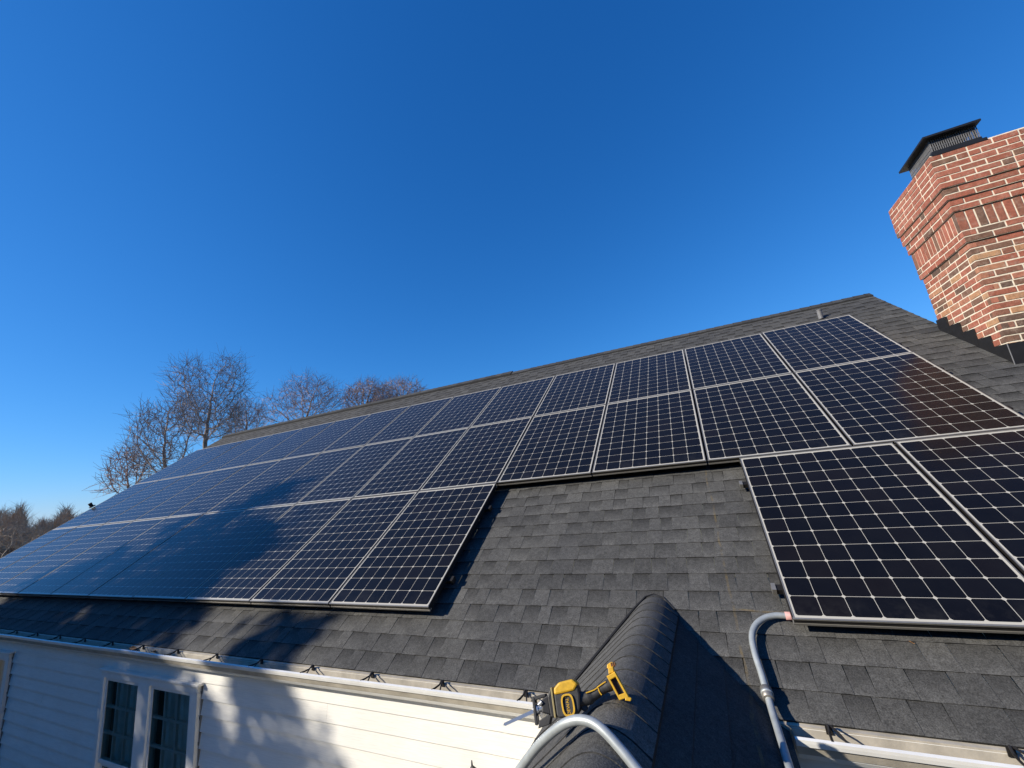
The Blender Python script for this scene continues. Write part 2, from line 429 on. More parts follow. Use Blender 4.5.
# ---- windows: a mulled pair of double-hung units with 3 x 3 panes in each upper sash
def window(x0, x1, mull, zt=-1.435, zb=-3.08):
    Y = WY - 0.012
    mb = MB()
    mb.box((x0, Y - 0.030, zt - 0.055), (x1, Y + 0.06, zt))                         # head
    mb.box((x0, Y - 0.030, zb), (x0 + 0.06, Y + 0.06, zt - 0.055))
    mb.box((x1 - 0.10, Y - 0.030, zb), (x1, Y + 0.06, zt - 0.055))
    mb.box((mull[0], Y - 0.030, zb), (mull[1], Y + 0.06, zt - 0.055))
    mb.box((x0 - 0.03, Y - 0.06, zb - 0.05), (x1 + 0.03, Y + 0.06, zb))             # sill
    mb.box((x0 - 0.03, Y - 0.045, zt), (x1 + 0.03, Y + 0.05, zt + 0.022))           # drip cap
    f = part(mb, 'window', M['trim'], bevel=0.004)
    mb = MB()
    for zz0, zz1 in ((zb, zt + 0.02),): mb.box((x1 + 0.016, Y - 0.004, zz0), (x1 + 0.024, Y + 0.01, zz1))
    for k in range(9): mb.box((x1 + 0.012, Y - 0.007, zb + 0.06 + k * 0.19), (x1 + 0.026, Y + 0.01, zb + 0.085 + k * 0.19))
    mb.build('side_channel', M['soffit'], f)
    for a, b in ((x0 + 0.06, mull[0]), (mull[1], x1 - 0.10)):
        zm = zt - 0.80
        for top, bot, dep in ((zt - 0.055, zm, 0.0), (zm, zb, 0.022)):
            mb = MB(); yy = Y + dep - 0.012; w_ = 0.035
            mb.box((a, yy, top - w_), (b, yy + 0.035, top)); mb.box((a, yy, bot), (b, yy + 0.035, bot + w_))
            mb.box((a, yy, bot + w_), (a + w_, yy + 0.035, top - w_)); mb.box((b - w_, yy, bot + w_), (b, yy + 0.035, top - w_))
            s = mb.build('sash', M['trim'], f)
            mb = MB(); g0, g1, h0, h1 = a + w_, b - w_, bot + w_, top - w_
            for k in (1, 2):
                x = g0 + (g1 - g0) * k / 3; mb.box((x - 0.010, yy + 0.005, h0), (x + 0.010, yy + 0.026, h1))
                zz = h0 + (h1 - h0) * k / 3; mb.box((g0, yy + 0.006, zz - 0.010), (g1, yy + 0.024, zz + 0.010))
            mb.build('muntin', M['trim'], f)
            mb = MB(); mb.quad((g0 - 0.004, yy + 0.004, h0 - 0.004), (g1 + 0.004, yy + 0.004, h0 - 0.004), (g1 + 0.004, yy + 0.004, h1 + 0.004), (g0 - 0.004, yy + 0.004, h1 + 0.004)); mb.build('pane', M['glass'], s)
        mb = MB(); nn = 16; c0, c1 = a + (b - a) * 0.14, b + 0.03      # drawn curtain behind the glass
        for k in range(nn):
            p, q = c0 + (c1 - c0) * k / nn, c0 + (c1 - c0) * (k + 1) / nn
            yp, yq = Y + 0.062 + 0.010 * math.sin(k * 1.9), Y + 0.062 + 0.010 * math.sin((k + 1) * 1.9)
            mb.quad((p, yp, zb), (q, yq, zb), (q, yq, zt), (p, yp, zt))
        mb.build('curtain', M['curtain'], f)
    mb = MB(); e0, e1, y0, y1 = x0 + 0.02, x1 - 0.02, Y + 0.061, Y + 0.8   # dark room behind
    mb.quad((e0, y1, zb), (e1, y1, zb), (e1, y1, zt), (e0, y1, zt)); mb.quad((e0, y0, zb), (e0, y1, zb), (e0, y1, zt), (e0, y0, zt)); mb.quad((e1, y0, zb), (e1, y0, zt), (e1, y1, zt), (e1, y1, zb))
    mb.quad((e0, y0, zb), (e1, y0, zb), (e1, y1, zb), (e0, y1, zb)); mb.quad((e0, y0, zt), (e0, y1, zt), (e1, y1, zt), (e1, y0, zt))
    mb.build('dark_room', M['soffit'], f)
    return f
window(-4.91, -3.275, (-4.215, -4.02))
window(-8.82, -7.18, (-8.12, -7.925))

# ---- gutters with hangers
def gutter(x0, x1, hangers):
    prof = [(WY - 0.002, -1.207), (WY - 0.002, -1.290), (WY - 0.070, -1.290), (WY - 0.086, -1.268), (WY - 0.094, -1.246), (WY - 0.096, -1.224),
            (WY - 0.118, -1.219), (WY - 0.122, -1.204), (WY - 0.124, -1.191), (WY - 0.108, -1.188), (WY - 0.108, -1.194)]
    inn = [(WY - 0.106, -1.196), (WY - 0.112, -1.214), (WY - 0.092, -1.261), (WY - 0.086, -1.261), (WY - 0.066, -1.284), (WY - 0.006, -1.284), (WY - 0.006, -1.207)]
    mb = MB(); n = max(2, int((x1 - x0) / 0.8)); rr = random.Random(int(x0 * 7)); wv = [0.0] + [rr.uniform(-0.003, 0.003) for _ in range(n - 1)] + [0.0]
    for k in range(n):
        a, b = x0 + (x1 - x0) * k / n, x0 + (x1 - x0) * (k + 1) / n
        for pr, mi in ((prof, 0), (inn, 1)):
            for (ya, za), (yb, zb) in zip(pr, pr[1:]):
                mb.quad((a, ya, za + wv[k]), (b, ya, za + wv[k+1]), (b, yb, zb + wv[k+1]), (a, yb, zb + wv[k]), m=mi)
    for x in (x0, x1): mb.quad(*[(x, y, z) for y, z in prof[:9]], m=0)
    g = part(mb, 'gutter', [M['gutter'], M['gutter_in']])
    for x in hangers:
        mb = MB()
        mb.tube([(x, WY - 0.002, -1.206), (x - 0.002, WY - 0.015, -1.176), (x - 0.004, WY - 0.035, -1.194), (x - 0.006, WY - 0.075, -1.194), (x - 0.008, WY - 0.112, -1.190)], 0.0055, 6)
        mb.box((x - 0.013, WY - 0.012, -1.215), (x + 0.013, WY - 0.006, -1.180))
        mb.tube([(x + 0.008, WY - 0.012, -1.178), (x + 0.028, WY - 0.06, -1.180), (x + 0.045, WY - 0.10, -1.194)], 0.0045, 6)  # right leg: dark bar shaped after the strap's shadow
        mb.build('hanger', M['dark_alu'], g)
    return g
gutter(-11.95, -0.035, [-0.15 - 0.585 * k for k in range(20)])
gutter(1.175, 3.75, [1.32 + 0.585 * k for k in range(5)])

# ---- small entry roof in front
AX, AZ, PP = 0.575, -0.785, R(40)
TP = math.tan(PP)
def pz(x):                                        # rounded gable profile
    d = abs(x - AX); r = 0.10
    k = r * TP / 2
    return AZ - (d * TP if d > r else (d * d / r * TP / 2 + k)) - 0.0
mb = MB(); rnd = random.Random(11)
xsL = [0.03, 0.14, 0.25, 0.34, 0.41] + [0.46 + 0.012 * k for k in range(20)] + [0.70, 0.718]
Y = -0.80; YF = -4.0; L = 0.135
while Y > YF:
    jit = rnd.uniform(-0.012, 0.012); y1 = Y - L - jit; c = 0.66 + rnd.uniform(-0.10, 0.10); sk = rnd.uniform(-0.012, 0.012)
    for a, b in zip(xsL, xsL[1:]):
        h0, h1 = 0.002, 0.0065
        sa, sb = sk * (a - AX) * 2, sk * (b - AX) * 2
        mb.quad((a, y1 + sa, pz(a) + h1), (b, y1 + sb, pz(b) + h1), (b, Y + sb, pz(b) + h0), (a, Y + sa, pz(a) + h0), c=c)
        mb.quad((a, y1 + sa, pz(a) + h0 - 0.004), (b, y1 + sb, pz(b) + h0 - 0.004), (b, y1 + sb, pz(b) + h1), (a, y1 + sa, pz(a) + h1), c=0.22)
    x = 0.718
    mb.quad((x, y1, pz(x) + 0.0065), (x, y1, pz(x) - 0.075), (x, Y, pz(x) - 0.075), (x, Y, pz(x) + 0.002), c=0.0)  # lip face coloured black, its shade painted in
    Y = y1
    
x = 0.03
mb.quad((x, -0.8, pz(x) + 0.004), (x, YF, pz(x) + 0.004), (x, YF, pz(x) - 0.03), (x, -0.8, pz(x) - 0.03), c=0.2)
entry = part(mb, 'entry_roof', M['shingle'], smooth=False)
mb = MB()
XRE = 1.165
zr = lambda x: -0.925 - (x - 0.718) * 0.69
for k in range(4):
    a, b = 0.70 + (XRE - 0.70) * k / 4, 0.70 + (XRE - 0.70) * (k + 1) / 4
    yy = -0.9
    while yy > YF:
        g = rnd.uniform(0.15, 0.3); c = 0.28 + rnd.uniform(-0.05, 0.05); y1 = max(yy - g, YF)  # tone lowered: shade painted into this side of the roof
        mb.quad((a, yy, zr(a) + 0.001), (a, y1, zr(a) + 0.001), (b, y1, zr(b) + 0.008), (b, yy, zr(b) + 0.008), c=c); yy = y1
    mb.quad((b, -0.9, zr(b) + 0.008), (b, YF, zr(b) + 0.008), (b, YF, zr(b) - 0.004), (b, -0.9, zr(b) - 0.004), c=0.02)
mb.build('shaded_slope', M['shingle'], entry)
mb = MB()                                          # black strip modelling the shadow line where the slope meets the main roof
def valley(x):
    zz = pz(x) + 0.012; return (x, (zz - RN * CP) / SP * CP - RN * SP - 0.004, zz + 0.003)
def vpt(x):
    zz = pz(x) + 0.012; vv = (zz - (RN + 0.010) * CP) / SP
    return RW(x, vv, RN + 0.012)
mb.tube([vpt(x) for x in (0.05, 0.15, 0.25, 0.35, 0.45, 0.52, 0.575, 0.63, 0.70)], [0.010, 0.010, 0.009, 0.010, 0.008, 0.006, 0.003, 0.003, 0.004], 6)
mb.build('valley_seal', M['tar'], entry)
mb = MB()                                          # little brown drip strip along the cap edge
mb.box((0.722, YF, pz(0.718) - 0.040), (0.727, -1.08, pz(0.718) - 0.030)); mb.build('drip_edge', M['dark_alu'], entry)
mb = MB()
mb.box((0.10, YF + 0.12, GZ), (1.04, WY - 0.02, -1.30)); mb.quad((0.10, YF + 0.12, -1.30), (1.04, YF + 0.12, -1.30), (AX, YF + 0.12, AZ - 0.12))
part(mb, 'entry_wall', M['siding'])

# ---- vent stub near the ridge and a small black bracket at the far rake
mb = MB()
b = Vector(RW(2.97, 3.56, RN)); mb.tube([b, b + Vector((0, 0, 0.13))], 0.032, 14); mb.tube([b + Vector((0, 0, 0.126)), b + Vector((0, 0, 0.14))], 0.036, 14)
part(mb, 'vent_pipe', M['vent'])

# ---- chimney
BC, BM = 0.0637, 0.0145
chim = MB(); mort = MB()
steps = [  # z0, z1, outset
    (-4.0, 1.780, 0.0), (1.780, 2.112, 0.020), (2.112, 2.239, 0.038), (2.239, 2.366, 0.056), (2.366, 2.748, 0.074)]
CX0, CY0, CX1, CY1 = 3.735, 1.094, 4.70, 2.015
rnd = random.Random(21)
def brick_ring(z0, z1, o, off, soldier=False, rng=(0.0, 1.0)):
    x0, y0, x1, y1 = CX0 - o, CY0 - o, CX1 + o, CY1 + o * 0.55
    sides = [((x0, y1), (x0, y0)), ((x0, y0), (x1, y0)), ((x1, y0), (x1, y1)), ((x1, y1), (x0, y1))]
    for (ax, ay), (bx, by_) in sides:
        d = Vector((bx - ax, by_ - ay, 0)); Ln = d.length; d.normalize(); nrm = Vector((d.y, -d.x, 0))
        unit = (0.054 if soldier else 0.182) + BM
        nb = max(1, round(Ln / unit)); unit = Ln / nb
        s = -off * unit
        while s < Ln - 0.005:
            a, b = max(s, 0), min(s + unit, Ln)
            if not soldier and rnd.random() < 0.10 and b - a > 0.15: b = a + 0.09; s = b - unit
            g = BM * 0.5
            aa = a + (g if a > 0 else -0.001); bb = b - (g if b < Ln else -0.001)
            if bb - aa > 0.015:
                t = rnd.betavariate(1.6, 1.5); t = rng[0] + t * (rng[1] - rng[0])
                if rnd.random() < (0.14 if rng[1] > 1 else 0.06): t = rnd.uniform(0, 0.2)
                pr = rnd.uniform(-0.0015, 0.0025); j = lambda: rnd.uniform(-0.0018, 0.0018)
                P0 = Vector((ax, ay, 0)) + d * aa; P1 = Vector((ax, ay, 0)) + d * bb
                zz0, zz1 = z0 + g + j(), z1 - g + j()
                o0 = nrm * pr; i0 = -nrm * 0.05
                A = [P0 + o0, P1 + o0, P1 + i0, P0 + i0]
                for (z_, rev) in ((zz0, True), (zz1, False)):
                    q = [(p.x, p.y, z_) for p in A]; chim.quad(*(q[::-1] if rev else q), c=t)
                for k in range(4):
                    p, q = A[k], A[(k + 1) % 4]
                    chim.quad((p.x, p.y, zz0), (q.x, q.y, zz0), (q.x, q.y, zz1), (p.x, p.y, zz1), c=t)
            s = b if not soldier or True else s + unit
    
for i, (z0, z1, o) in enumerate(steps):
    mort.box((CX0 - o + 0.0035, CY0 - o + 0.0035, z0 + 0.003), (CX1 + o - 0.0035, CY1 + o * 0.55 - 0.0035, z1 - 0.002))
    z = z0; k = 0
    if i == 0:
        z = 1.780; k = 0
        while z > GZ:
            brick_ring(z - BC, z, o, 0.5 if k % 2 else 0.0, rng=(0.0, 1.1)); z -= BC; k += 1
    elif i == 1:
        for k in range(2): brick_ring(z, z + BC, o, 0.5 * (k % 2), rng=(0.3, 0.75)); z += BC
        brick_ring(z, z1, o, 0.0, soldier=True, rng=(0.25, 0.72))
    else:
        n = round((z1 - z0) / BC); h = (z1 - z0) / n
        for k in range(n): brick_ring(z, z + h, o, 0.5 * (k % 2), rng=(0.36, 0.78)); z += h
chimney = part(chim, 'chimney', M['brick'])
mort.build('mortar_core', M['mortar'], chimney)
mb = MB(); o = 0.074
for k, (a, h) in enumerate(((0.0, 0.015), (0.12, 0.045))): mb.box((CX0 - o + 0.02 + a, CY0 - o + 0.02 + a, 2.747 + k * 0.015), (CX1 + o - 0.02 - a, CY1 + o * 0.5 - 0.02 - a, 2.762 + k * 0.03))
mb.build('mortar_crown', M['mortar'], chimney)
# stepped black flashing on the side, apron on the front
mb = MB(); fx0, fx1 = CX0 - 0.010, CX0 + 0.003
yb, yf = CY1 + 0.005, CY0 - 0.006
def zroof(y): return (y + RN * SP) / CP * SP + RN * CP
ny = 5; dy = (yb - yf) / ny
for k in range(ny):
    y0, y1 = yf + k * dy, yf + (k + 1) * dy
    zt = math.ceil((zroof(y0) + 0.175 - 1.780) / BC) * BC + 1.780 + 0.004
    if k == 0: zt -= 0.0
    P = [(y0, zroof(y0) - 0.05), (y1 + (0.03 if k < ny - 1 else 0), zroof(y1) - 0.05), (y1 + (0.03 if k < ny - 1 else 0), zt), (y0, zt - 0.012)]
    mb.prism(P, fx0 - 0.0015 * k, fx1, lambda a, b, d: (d, a, b))
zt = math.ceil((zroof(CY0) + 0.175 - 1.780) / BC) * BC + 1.780 - 0.01
mb.box((fx0 - 0.004, yf - 0.012, zroof(yf) - 0.10), (CX0 + 0.42, yf + 0.003, zt - 0.002))
f = mb.build('flashing', M['flash'], chimney)
mb = MB(); mb.tube([(fx0 - 0.008, yf - 0.012, zroof(yf) - 0.1), (fx0 - 0.006, yf - 0.012, zt)], 0.004, 6); mb.build('flashing_seam', M['vent'], chimney)
# metal chimney cap
bx0, bx1, b0, b1 = 3.7066, 4.0792, 1.0361, 1.4995
mb = MB(); mb.box((bx0 - 0.02, b0 - 0.02, 2.7387), (bx1 + 0.02, b1 + 0.02, 2.7680)); mb.box((bx0, b0, 2.7680), (bx1, b1, 2.8000)); mb.build('cap_base', M['black'], chimney)
mb = MB()
for k in range(22):
    t = (k + 0.5) / 22
    for y in (b0 + 0.006, b1 - 0.006): mb.box((bx0 + (bx1 - bx0) * t - 0.003, y - 0.003, 2.7950), (bx0 + (bx1 - bx0) * t + 0.003, y + 0.003, 2.9400))
    for x in (bx0 + 0.006, bx1 - 0.006): mb.box((x - 0.003, b0 + (b1 - b0) * t - 0.003, 2.7950), (x + 0.003, b0 + (b1 - b0) * t + 0.003, 2.9400))
for zz in (2.8400, 2.8850):
    mb.box((bx0, b0 + 0.002, zz), (bx1, b0 + 0.006, zz + 0.004)); mb.box((bx0 + 0.002, b0 + 0.007, zz), (bx0 + 0.006, b1 - 0.006, zz + 0.004))
mb.build('spark_screen', M['vent'], chimney)
mb = MB(); l0, l1, m0, m1 = 3.6490, 4.0879, 0.9788, 1.5519; zl = 2.9380
mb.box((l0, m0, zl), (l1, m1, zl + 0.020)); ax_, ay_ = (l0 + l1) / 2, (m0 + m1) / 2
for p, q in (((l0, m0), (l1, m0)), ((l1, m0), (l1, m1)), ((l1, m1), (l0, m1)), ((l0, m1), (l0, m0))):
    mb.quad((*p, zl + 0.020), (*q, zl + 0.020), (ax_, ay_, zl + 0.11))
mb.build('cap_lid', M['black'], chimney)

# ------------------------------------------------------------------ solar panels
PWd, PH, GP = 1.046, 1.559, 0.013
def panel_proto():
    root = empty('solar_panel')
    w, h = PWd, PH; lip = 0.009
    fr = MB()
    for z0, z1, i0, i1, mi in ((-0.009, 0.0, 0.0, lip, 0), (-0.034, -0.009, 0.004, lip, 1), (-0.046, -0.034, 0.0, 0.025, 0)):
        a, b = i0, i1
        fr.box((a, a, z0), (w - a, b, z1), m=mi); fr.box((a, h - b, z0), (w - a, h - a, z1), m=mi)
        if mi == 0 and z1 == 0.0:                     # shade put into the colour: long sides dark, only a thin bright top edge
            fr.box((0.004, b, -0.009), (b, h - b, 0.0), m=0); fr.box((w - b, b, -0.009), (w - 0.004, h - b, 0.0), m=0)
            fr.box((0.0, b, -0.009), (0.004, h - b, -0.0015), m=1); fr.box((w - 0.004, b, -0.009), (w, h - b, -0.0015), m=1)
        else:
            fr.box((a, b, z0), (b, h - b, z1), m=1); fr.box((w - b, b, z0), (w - a, h - b, z1), m=1)
    fr.build('frame', [M['silver'], M['dark_alu']], root)
    g = MB(); g.box((lip, lip, -0.007), (w - lip, h - lip, -0.0025)); g.build('cell_sheet', M['panel'], root)
    return root
def copy_thing(root):
    r = root.copy(); COL.objects.link(r)
    for ch in list(root.children):
        c = ch.copy(); COL.objects.link(c); c.parent = r
    return r
ORD = ['', 'first', 'second', 'third', 'fourth', 'fifth', 'sixth', 'seventh', 'eighth', 'ninth', 'tenth', 'eleventh', 'twelfth', 'thirteenth']
proto = None
def place_panel(u, v, label):
    global proto
    if proto is None: proto = panel_proto(); o = proto
    else: o = copy_thing(proto)
    r2 = random.Random(int(u * 100 + v * 37))
    o.location = RW(u + GP / 2, v + GP / 2, r2.uniform(-0.002, 0.0)); o.rotation_euler = (PIT + R(r2.uniform(-0.12, 0.12)), R(r2.uniform(-0.12, 0.12)), 0)
    tag(o, label, 'solar panel', 'solar panels mounted on the roof slope')
PU, PV = PWd + GP, PH + GP
def nth(i, n, what, end='chimney end'):
    if i == 0: return f'black solar panel at the {end} of the {what}'
    if i == n - 1: return f'black solar panel at the far left end of the {what}'
    return f'black solar panel in the {what}, {ORD[i + 1]} from the {end}'
for row, nm in ((1, 'top row under the ridge'), (0, 'long middle row')):
    for i in range(14): place_panel((2 - i) * PU, row * PV, nth(i, 14, nm))
for i in range(10): place_panel((-2 - i) * PU, -PV, nth(i, 10, 'bottom row above the windows', 'right end'))
SD = 1.306
place_panel(SD, -PV, 'black solar panel beside the grey conduit bend, right of the bare shingles')
place_panel(SD + PU, -PV, 'black solar panel cut by the right edge of the photo, in the lower right pair')

# rails under each row, with end clamps that show at the sides
def rail(u0, u1, v, label, bright=False):
    mb = MB(); mb.box((u0, v - 0.02, RN + 0.045), (u1, v + 0.02, -0.047), X=RW)
    k = u0 + 0.3
    while k < u1 - 0.1: mb.box((k, v - 0.035, RN + 0.004), (k + 0.07, v + 0.035, RN + 0.045), X=RW); k += 1.4
    c = Vector(RW((u0 + u1) / 2, v, RN)); mb.v = [tuple(Vector(p) - c) for p in mb.v]
    o = mb.build('mounting_rail', M['dark_alu']); o.location = c
    tag(o, label, 'rail', 'mounting rails under the panels')
    for uu in ((u0, u1)):
        e = MB(); s = 1 if uu == u1 else -1
        a, b = sorted((uu, uu + s * 0.022)); e.box((a, v - 0.024, RN + 0.040), (b, v + 0.024, -0.040), X=RW)
        e.v = [tuple(Vector(p) - c) for p in e.v]
        e.build('end_clamp', M['silver'] if bright else M['dark_alu'], o)
for v, a, b, t in ((2.75, -11.68, 3.20, 'dark rail under the top row, nearer the ridge'), (1.95, -11.68, 3.20, 'dark rail under the top row, on its lower half'),
                (1.2, -11.68, 3.20, 'dark rail under the middle row, on its upper half'), (0.36, -11.68, 3.20, 'dark rail under the middle row, just above the bare shingles'),
                (-0.36, -11.68, -1.03, 'dark rail ending in shadow high on the bottom left row'), (-1.26, -11.68, -1.03, 'dark rail ending in shadow low on the bottom left row')):
    rail(a, b, v, t)
rail(1.283, 3.40, -0.30, 'rail under the lower right pair, near the middle row', True)
rail(1.283, 3.40, -1.32, 'rail with bright end clamp just above the grey conduit bend', True)
mb = MB(); mb.box((-0.02, -0.03, 0), (0.02, 0.03, 0.08)); mb.box((0.0, -0.03, 0.06), (0.04, 0.03, 0.08)); mb.box((-0.03, -0.05, -0.02), (0.05, 0.05, 0.0))
o = mb.build('roof_bracket', M['black'], bevel=0.004); o.location = RW(-11.80, 0.75, 0.01); o.rotation_euler = (PIT, 0, 0)
tag(o, 'small black bracket sticking up at the far left edge of the array', 'bracket')

# ------------------------------------------------------------------ conduits
c0 = Vector(RW(1.1, -1.6, RN))
P = [RW(u, v, n) for u, v, n in ((1.50, -1.475, -0.092), (1.40, -1.475, -0.092), (1.30, -1.475, -0.090), (1.235, -1.480, -0.086), (1.175, -1.505, -0.084), (1.125, -1.555, -0.082),
                                  (1.098, -1.625, -0.080), (1.095, -1.72, -0.078), (1.104, -1.83, -0.076), (1.108, -1.92, -0.074))] + [(1.112, -1.66, -1.145), (1.117, -1.80, -1.162), (1.122, -2.0, -1.172), (1.13, -2.4, -1.182), (1.14, -2.9, -1.19)]
cond = empty('conduit_pipe', c0); tag(cond, 'grey steel conduit bending from under the right panels down over the eave', 'conduit', 'grey electrical conduits')
def cpart(pts, r, name, mat, root, n=16):
    b = MB(); b.tube([Vector(p) - root.location for p in pts], r, n); return b.build(name, mat, root, smooth=True)
SPL = spline(P, 8)
end = [Vector(P[-1]) + Vector((0.002 * k, -0.12 * k, -0.001 * k)) for k in range(1, 8)]
cpart(SPL + end, 0.0162, 'pipe', M['steel'], cond)
a, b_ = Vector(P[9]), Vector(P[10]); d = (b_ - a).normalized()
q = cpart([a - d * 0.03, a - d * 0.028, a + d * 0.028, a + d * 0.03], [0.022, 0.0255, 0.0255, 0.022], 'coupling', M['silver'], cond)
cpart([a - d * 0.006, a + d * 0.006], 0.0275, 'coupling_nut', M['steel'], cond)
cpart([Vector(P[2]) + Vector((0.055, 0, 0)), Vector(P[2]) + Vector((-0.01, 0, 0))], 0.0203, 'tape_band', M['pink'], cond)
c1 = Vector((AX, -2.6, AZ))
cond2 = empty('conduit_pipe', c1); tag(cond2, 'grey steel conduit arched over the entry roof in the foreground', 'conduit', 'grey electrical conduits')
P = [(-0.30, -2.44, -1.62), (-0.12, -2.46, -1.42), (0.05, -2.48, -1.215), (0.16, -2.50, -1.085), (0.245, -2.52, -0.990), (0.325, -2.545, -0.905), (0.395, -2.565, -0.845), (0.455, -2.58, -0.803), (0.515, -2.59, -0.782),
     (0.575, -2.605, -0.785), (0.645, -2.63, -0.825), (0.72, -2.66, -0.885), (0.80, -2.70, -0.95), (0.92, -2.76, -1.045), (1.08, -2.83, -1.17), (1.25, -2.9, -1.33), (1.4, -2.95, -1.55)]
cpart(spline(P, 6), 0.0156, 'pipe', M['steel'], cond2, 18)

# ------------------------------------------------------------------ reciprocating saw
P0 = Vector((0.414, -2.410, -0.812))
e1 = Vector((0.960, 0.235, 0.130)).normalized(); vv = CAM - P0
e2 = (vv - e1 * vv.dot(e1)).normalized(); e3 = e2.cross(e1)
if e3.z < 0: e3 = -e3
saw = empty('reciprocating_saw', P0)
saw.matrix_world = Matrix(((e1.x, -e2.x, e3.x, P0.x), (e1.y, -e2.y, e3.y, P0.y), (e1.z, -e2.z, e3.z, P0.z), (0, 0, 0, 1))); saw.scale = (0.90, 0.80, 0.80)
tag(saw, 'yellow and black cordless reciprocating saw without battery, lying on the entry roof ridge', 'power saw')
XZ = lambda a, b, d: (a, d, b)                     # prism in the saw's side view, depth along y (minus y faces the camera)
mb = MB(); mb.prism([(-0.062, -0.055), (-0.052, -0.066), (0.020, -0.064), (0.040, -0.045), (0.050, 0.005), (0.048, 0.045), (0.025, 0.062), (-0.035, 0.060), (-0.060, 0.045)], -0.040, 0.040, XZ)
mb.build('motor_housing', M['rubber'], saw, bevel=0.010)
mb = MB(); mb.prism([(-0.058, 0.022), (0.030, 0.026), (0.050, 0.050), (0.030, 0.072), (-0.030, 0.068), (-0.056, 0.048)], -0.047, 0.044, XZ)
mb.build('motor_cover', M['yellow'], saw, bevel=0.008)
mb = MB(); ring = []
for k in range(24):
    g = 2 * math.pi * k / 24; ring.append((-0.006 + 0.027 * math.copysign(abs(math.cos(g)) ** 0.6, math.cos(g)), -0.022 + 0.042 * math.copysign(abs(math.sin(g)) ** 0.7, math.sin(g))))
for k in range(24):
    a, b = ring[k], ring[(k + 1) % 24]; sc = lambda p, s: (-0.006 + (p[0] + 0.006) * s, -0.022 + (p[1] + 0.022) * (1 - (1 - s) * 0.7))
    a2, b2 = sc(a, 0.76), sc(b, 0.76)
    mb.quad(XZ(*a, -0.0485), XZ(*b, -0.0485), XZ(*b2, -0.0485), XZ(*a2, -0.0485))
    mb.quad(XZ(*a, -0.036), XZ(*b, -0.036), XZ(*b, -0.0485), XZ(*a, -0.0485)); mb.quad(XZ(*a2, -0.0485), XZ(*b2, -0.0485), XZ(*b2, -0.036), XZ(*a2, -0.036))
lab = mb.build('badge', M['yellow'], saw)
fc = bpy.data.curves.new('lettering', 'FONT'); fc.body = 'DEWALT'; fc.size = 0.0185; fc.extrude = 0.0006; fc.align_x = 'CENTER'; fc.align_y = 'CENTER'
fo = bpy.data.objects.new('tmp', fc); COL.objects.link(fo); bpy.context.view_layer.update()
me = bpy.data.meshes.new_from_object(fo.evaluated_get(bpy.context.evaluated_depsgraph_get())); bpy.data.objects.remove(fo)
me.materials.clear(); me.materials.append(M['yellow'])
lo = bpy.data.objects.new('lettering', me); COL.objects.link(lo); lo.parent = lab
lo.location = (-0.006, -0.0415, -0.022); lo.rotation_euler = (R(90), R(-90), 0)
mb = MB()
mb.prism([(-0.088, -0.058), (-0.062, -0.062), (-0.060, 0.050), (-0.078, 0.046), (-0.090, 0.020)], -0.036, 0.036, XZ)
mb.prism([(-0.125, -0.036), (-0.086, -0.050), (-0.086, 0.028), (-0.118, 0.016)], -0.027, 0.027, XZ)
mb.build('gear_housing', M['black'], saw, bevel=0.006)
mb = MB(); mb.prism([(-0.072, -0.060), (-0.064, -0.062), (-0.062, 0.054), (-0.070, 0.052)], -0.043, 0.043, XZ); mb.build('collar_ring', simple('olive_ring', (0.30, 0.24, 0.10), 0.5), saw, bevel=0.002)
mb = MB(); mb.tube([(-0.165, 0, -0.022), (-0.150, 0, -0.020), (-0.118, 0, -0.014)], [0.012, 0.016, 0.016], 14); mb.tube([(-0.148, 0, -0.02), (-0.140, 0, -0.019)], 0.021, 14)
mb.tube([(-0.132, -0.026, -0.005), (-0.115, -0.030, 0.006)], 0.009, 10); mb.build('blade_clamp', M['chrome'], saw, smooth=False, bevel=0.001)
mb = MB()
mb.prism([(-0.150, -0.090), (-0.100, -0.082), (-0.086, -0.050), (-0.100, -0.046), (-0.140, -0.062)], -0.026, 0.026, XZ)
mb.prism([(-0.168, 0.012), (-0.100, 0.022), (-0.098, 0.034), (-0.160, 0.030)], -0.022, 0.022, XZ)
for s in (-0.024, 0.016): mb.prism([(-0.162, -0.075), (-0.150, -0.080), (-0.148, 0.026), (-0.160, 0.026)], s, s + 0.008, XZ)
mb.build('shoe', M['rubber'], saw, bevel=0.003)
mb = MB(); b0_ = [(-0.150, -0.014), (-0.300, -0.050), (-0.305, -0.058), (-0.298, -0.061)]
n = 26
for k in range(n): b0_.append((-0.296 + 0.146 * (k + 0.5) / n, -0.061 + 0.034 * (k + 0.5) / n - 0.0028)); b0_.append((-0.296 + 0.146 * (k + 1) / n, -0.061 + 0.034 * (k + 1) / n))
mb.prism(b0_, -0.0008, 0.0008, XZ); mb.build('blade', M['chrome'], saw)
mb = MB(); mb.tube(spline([(0.035, 0, -0.006), (0.060, 0, -0.010), (0.095, 0, -0.004), (0.130, 0, 0.010), (0.165, 0, 0.022), (0.185, 0, 0.026)], 4), [0.030]*4 + [0.028]*4 + [0.022]*4 + [0.021]*4 + [0.024]*5, 14)
mb.build('handle', M['rubber'], saw, smooth=True)
mb = MB(); mb.tube(spline([(0.075, -0.026, 0.010), (0.11, -0.023, 0.016), (0.128, -0.022, 0.022), (0.132, -0.022, 0.006), (0.138, -0.021, -0.006)], 4), 0.0028, 6); mb.tube(spline([(0.126, -0.020, 0.024), (0.150, -0.021, 0.034), (0.166, -0.022, 0.040)], 4), 0.0028, 6)
mb.build('grip_seam', M['yellow'], saw)
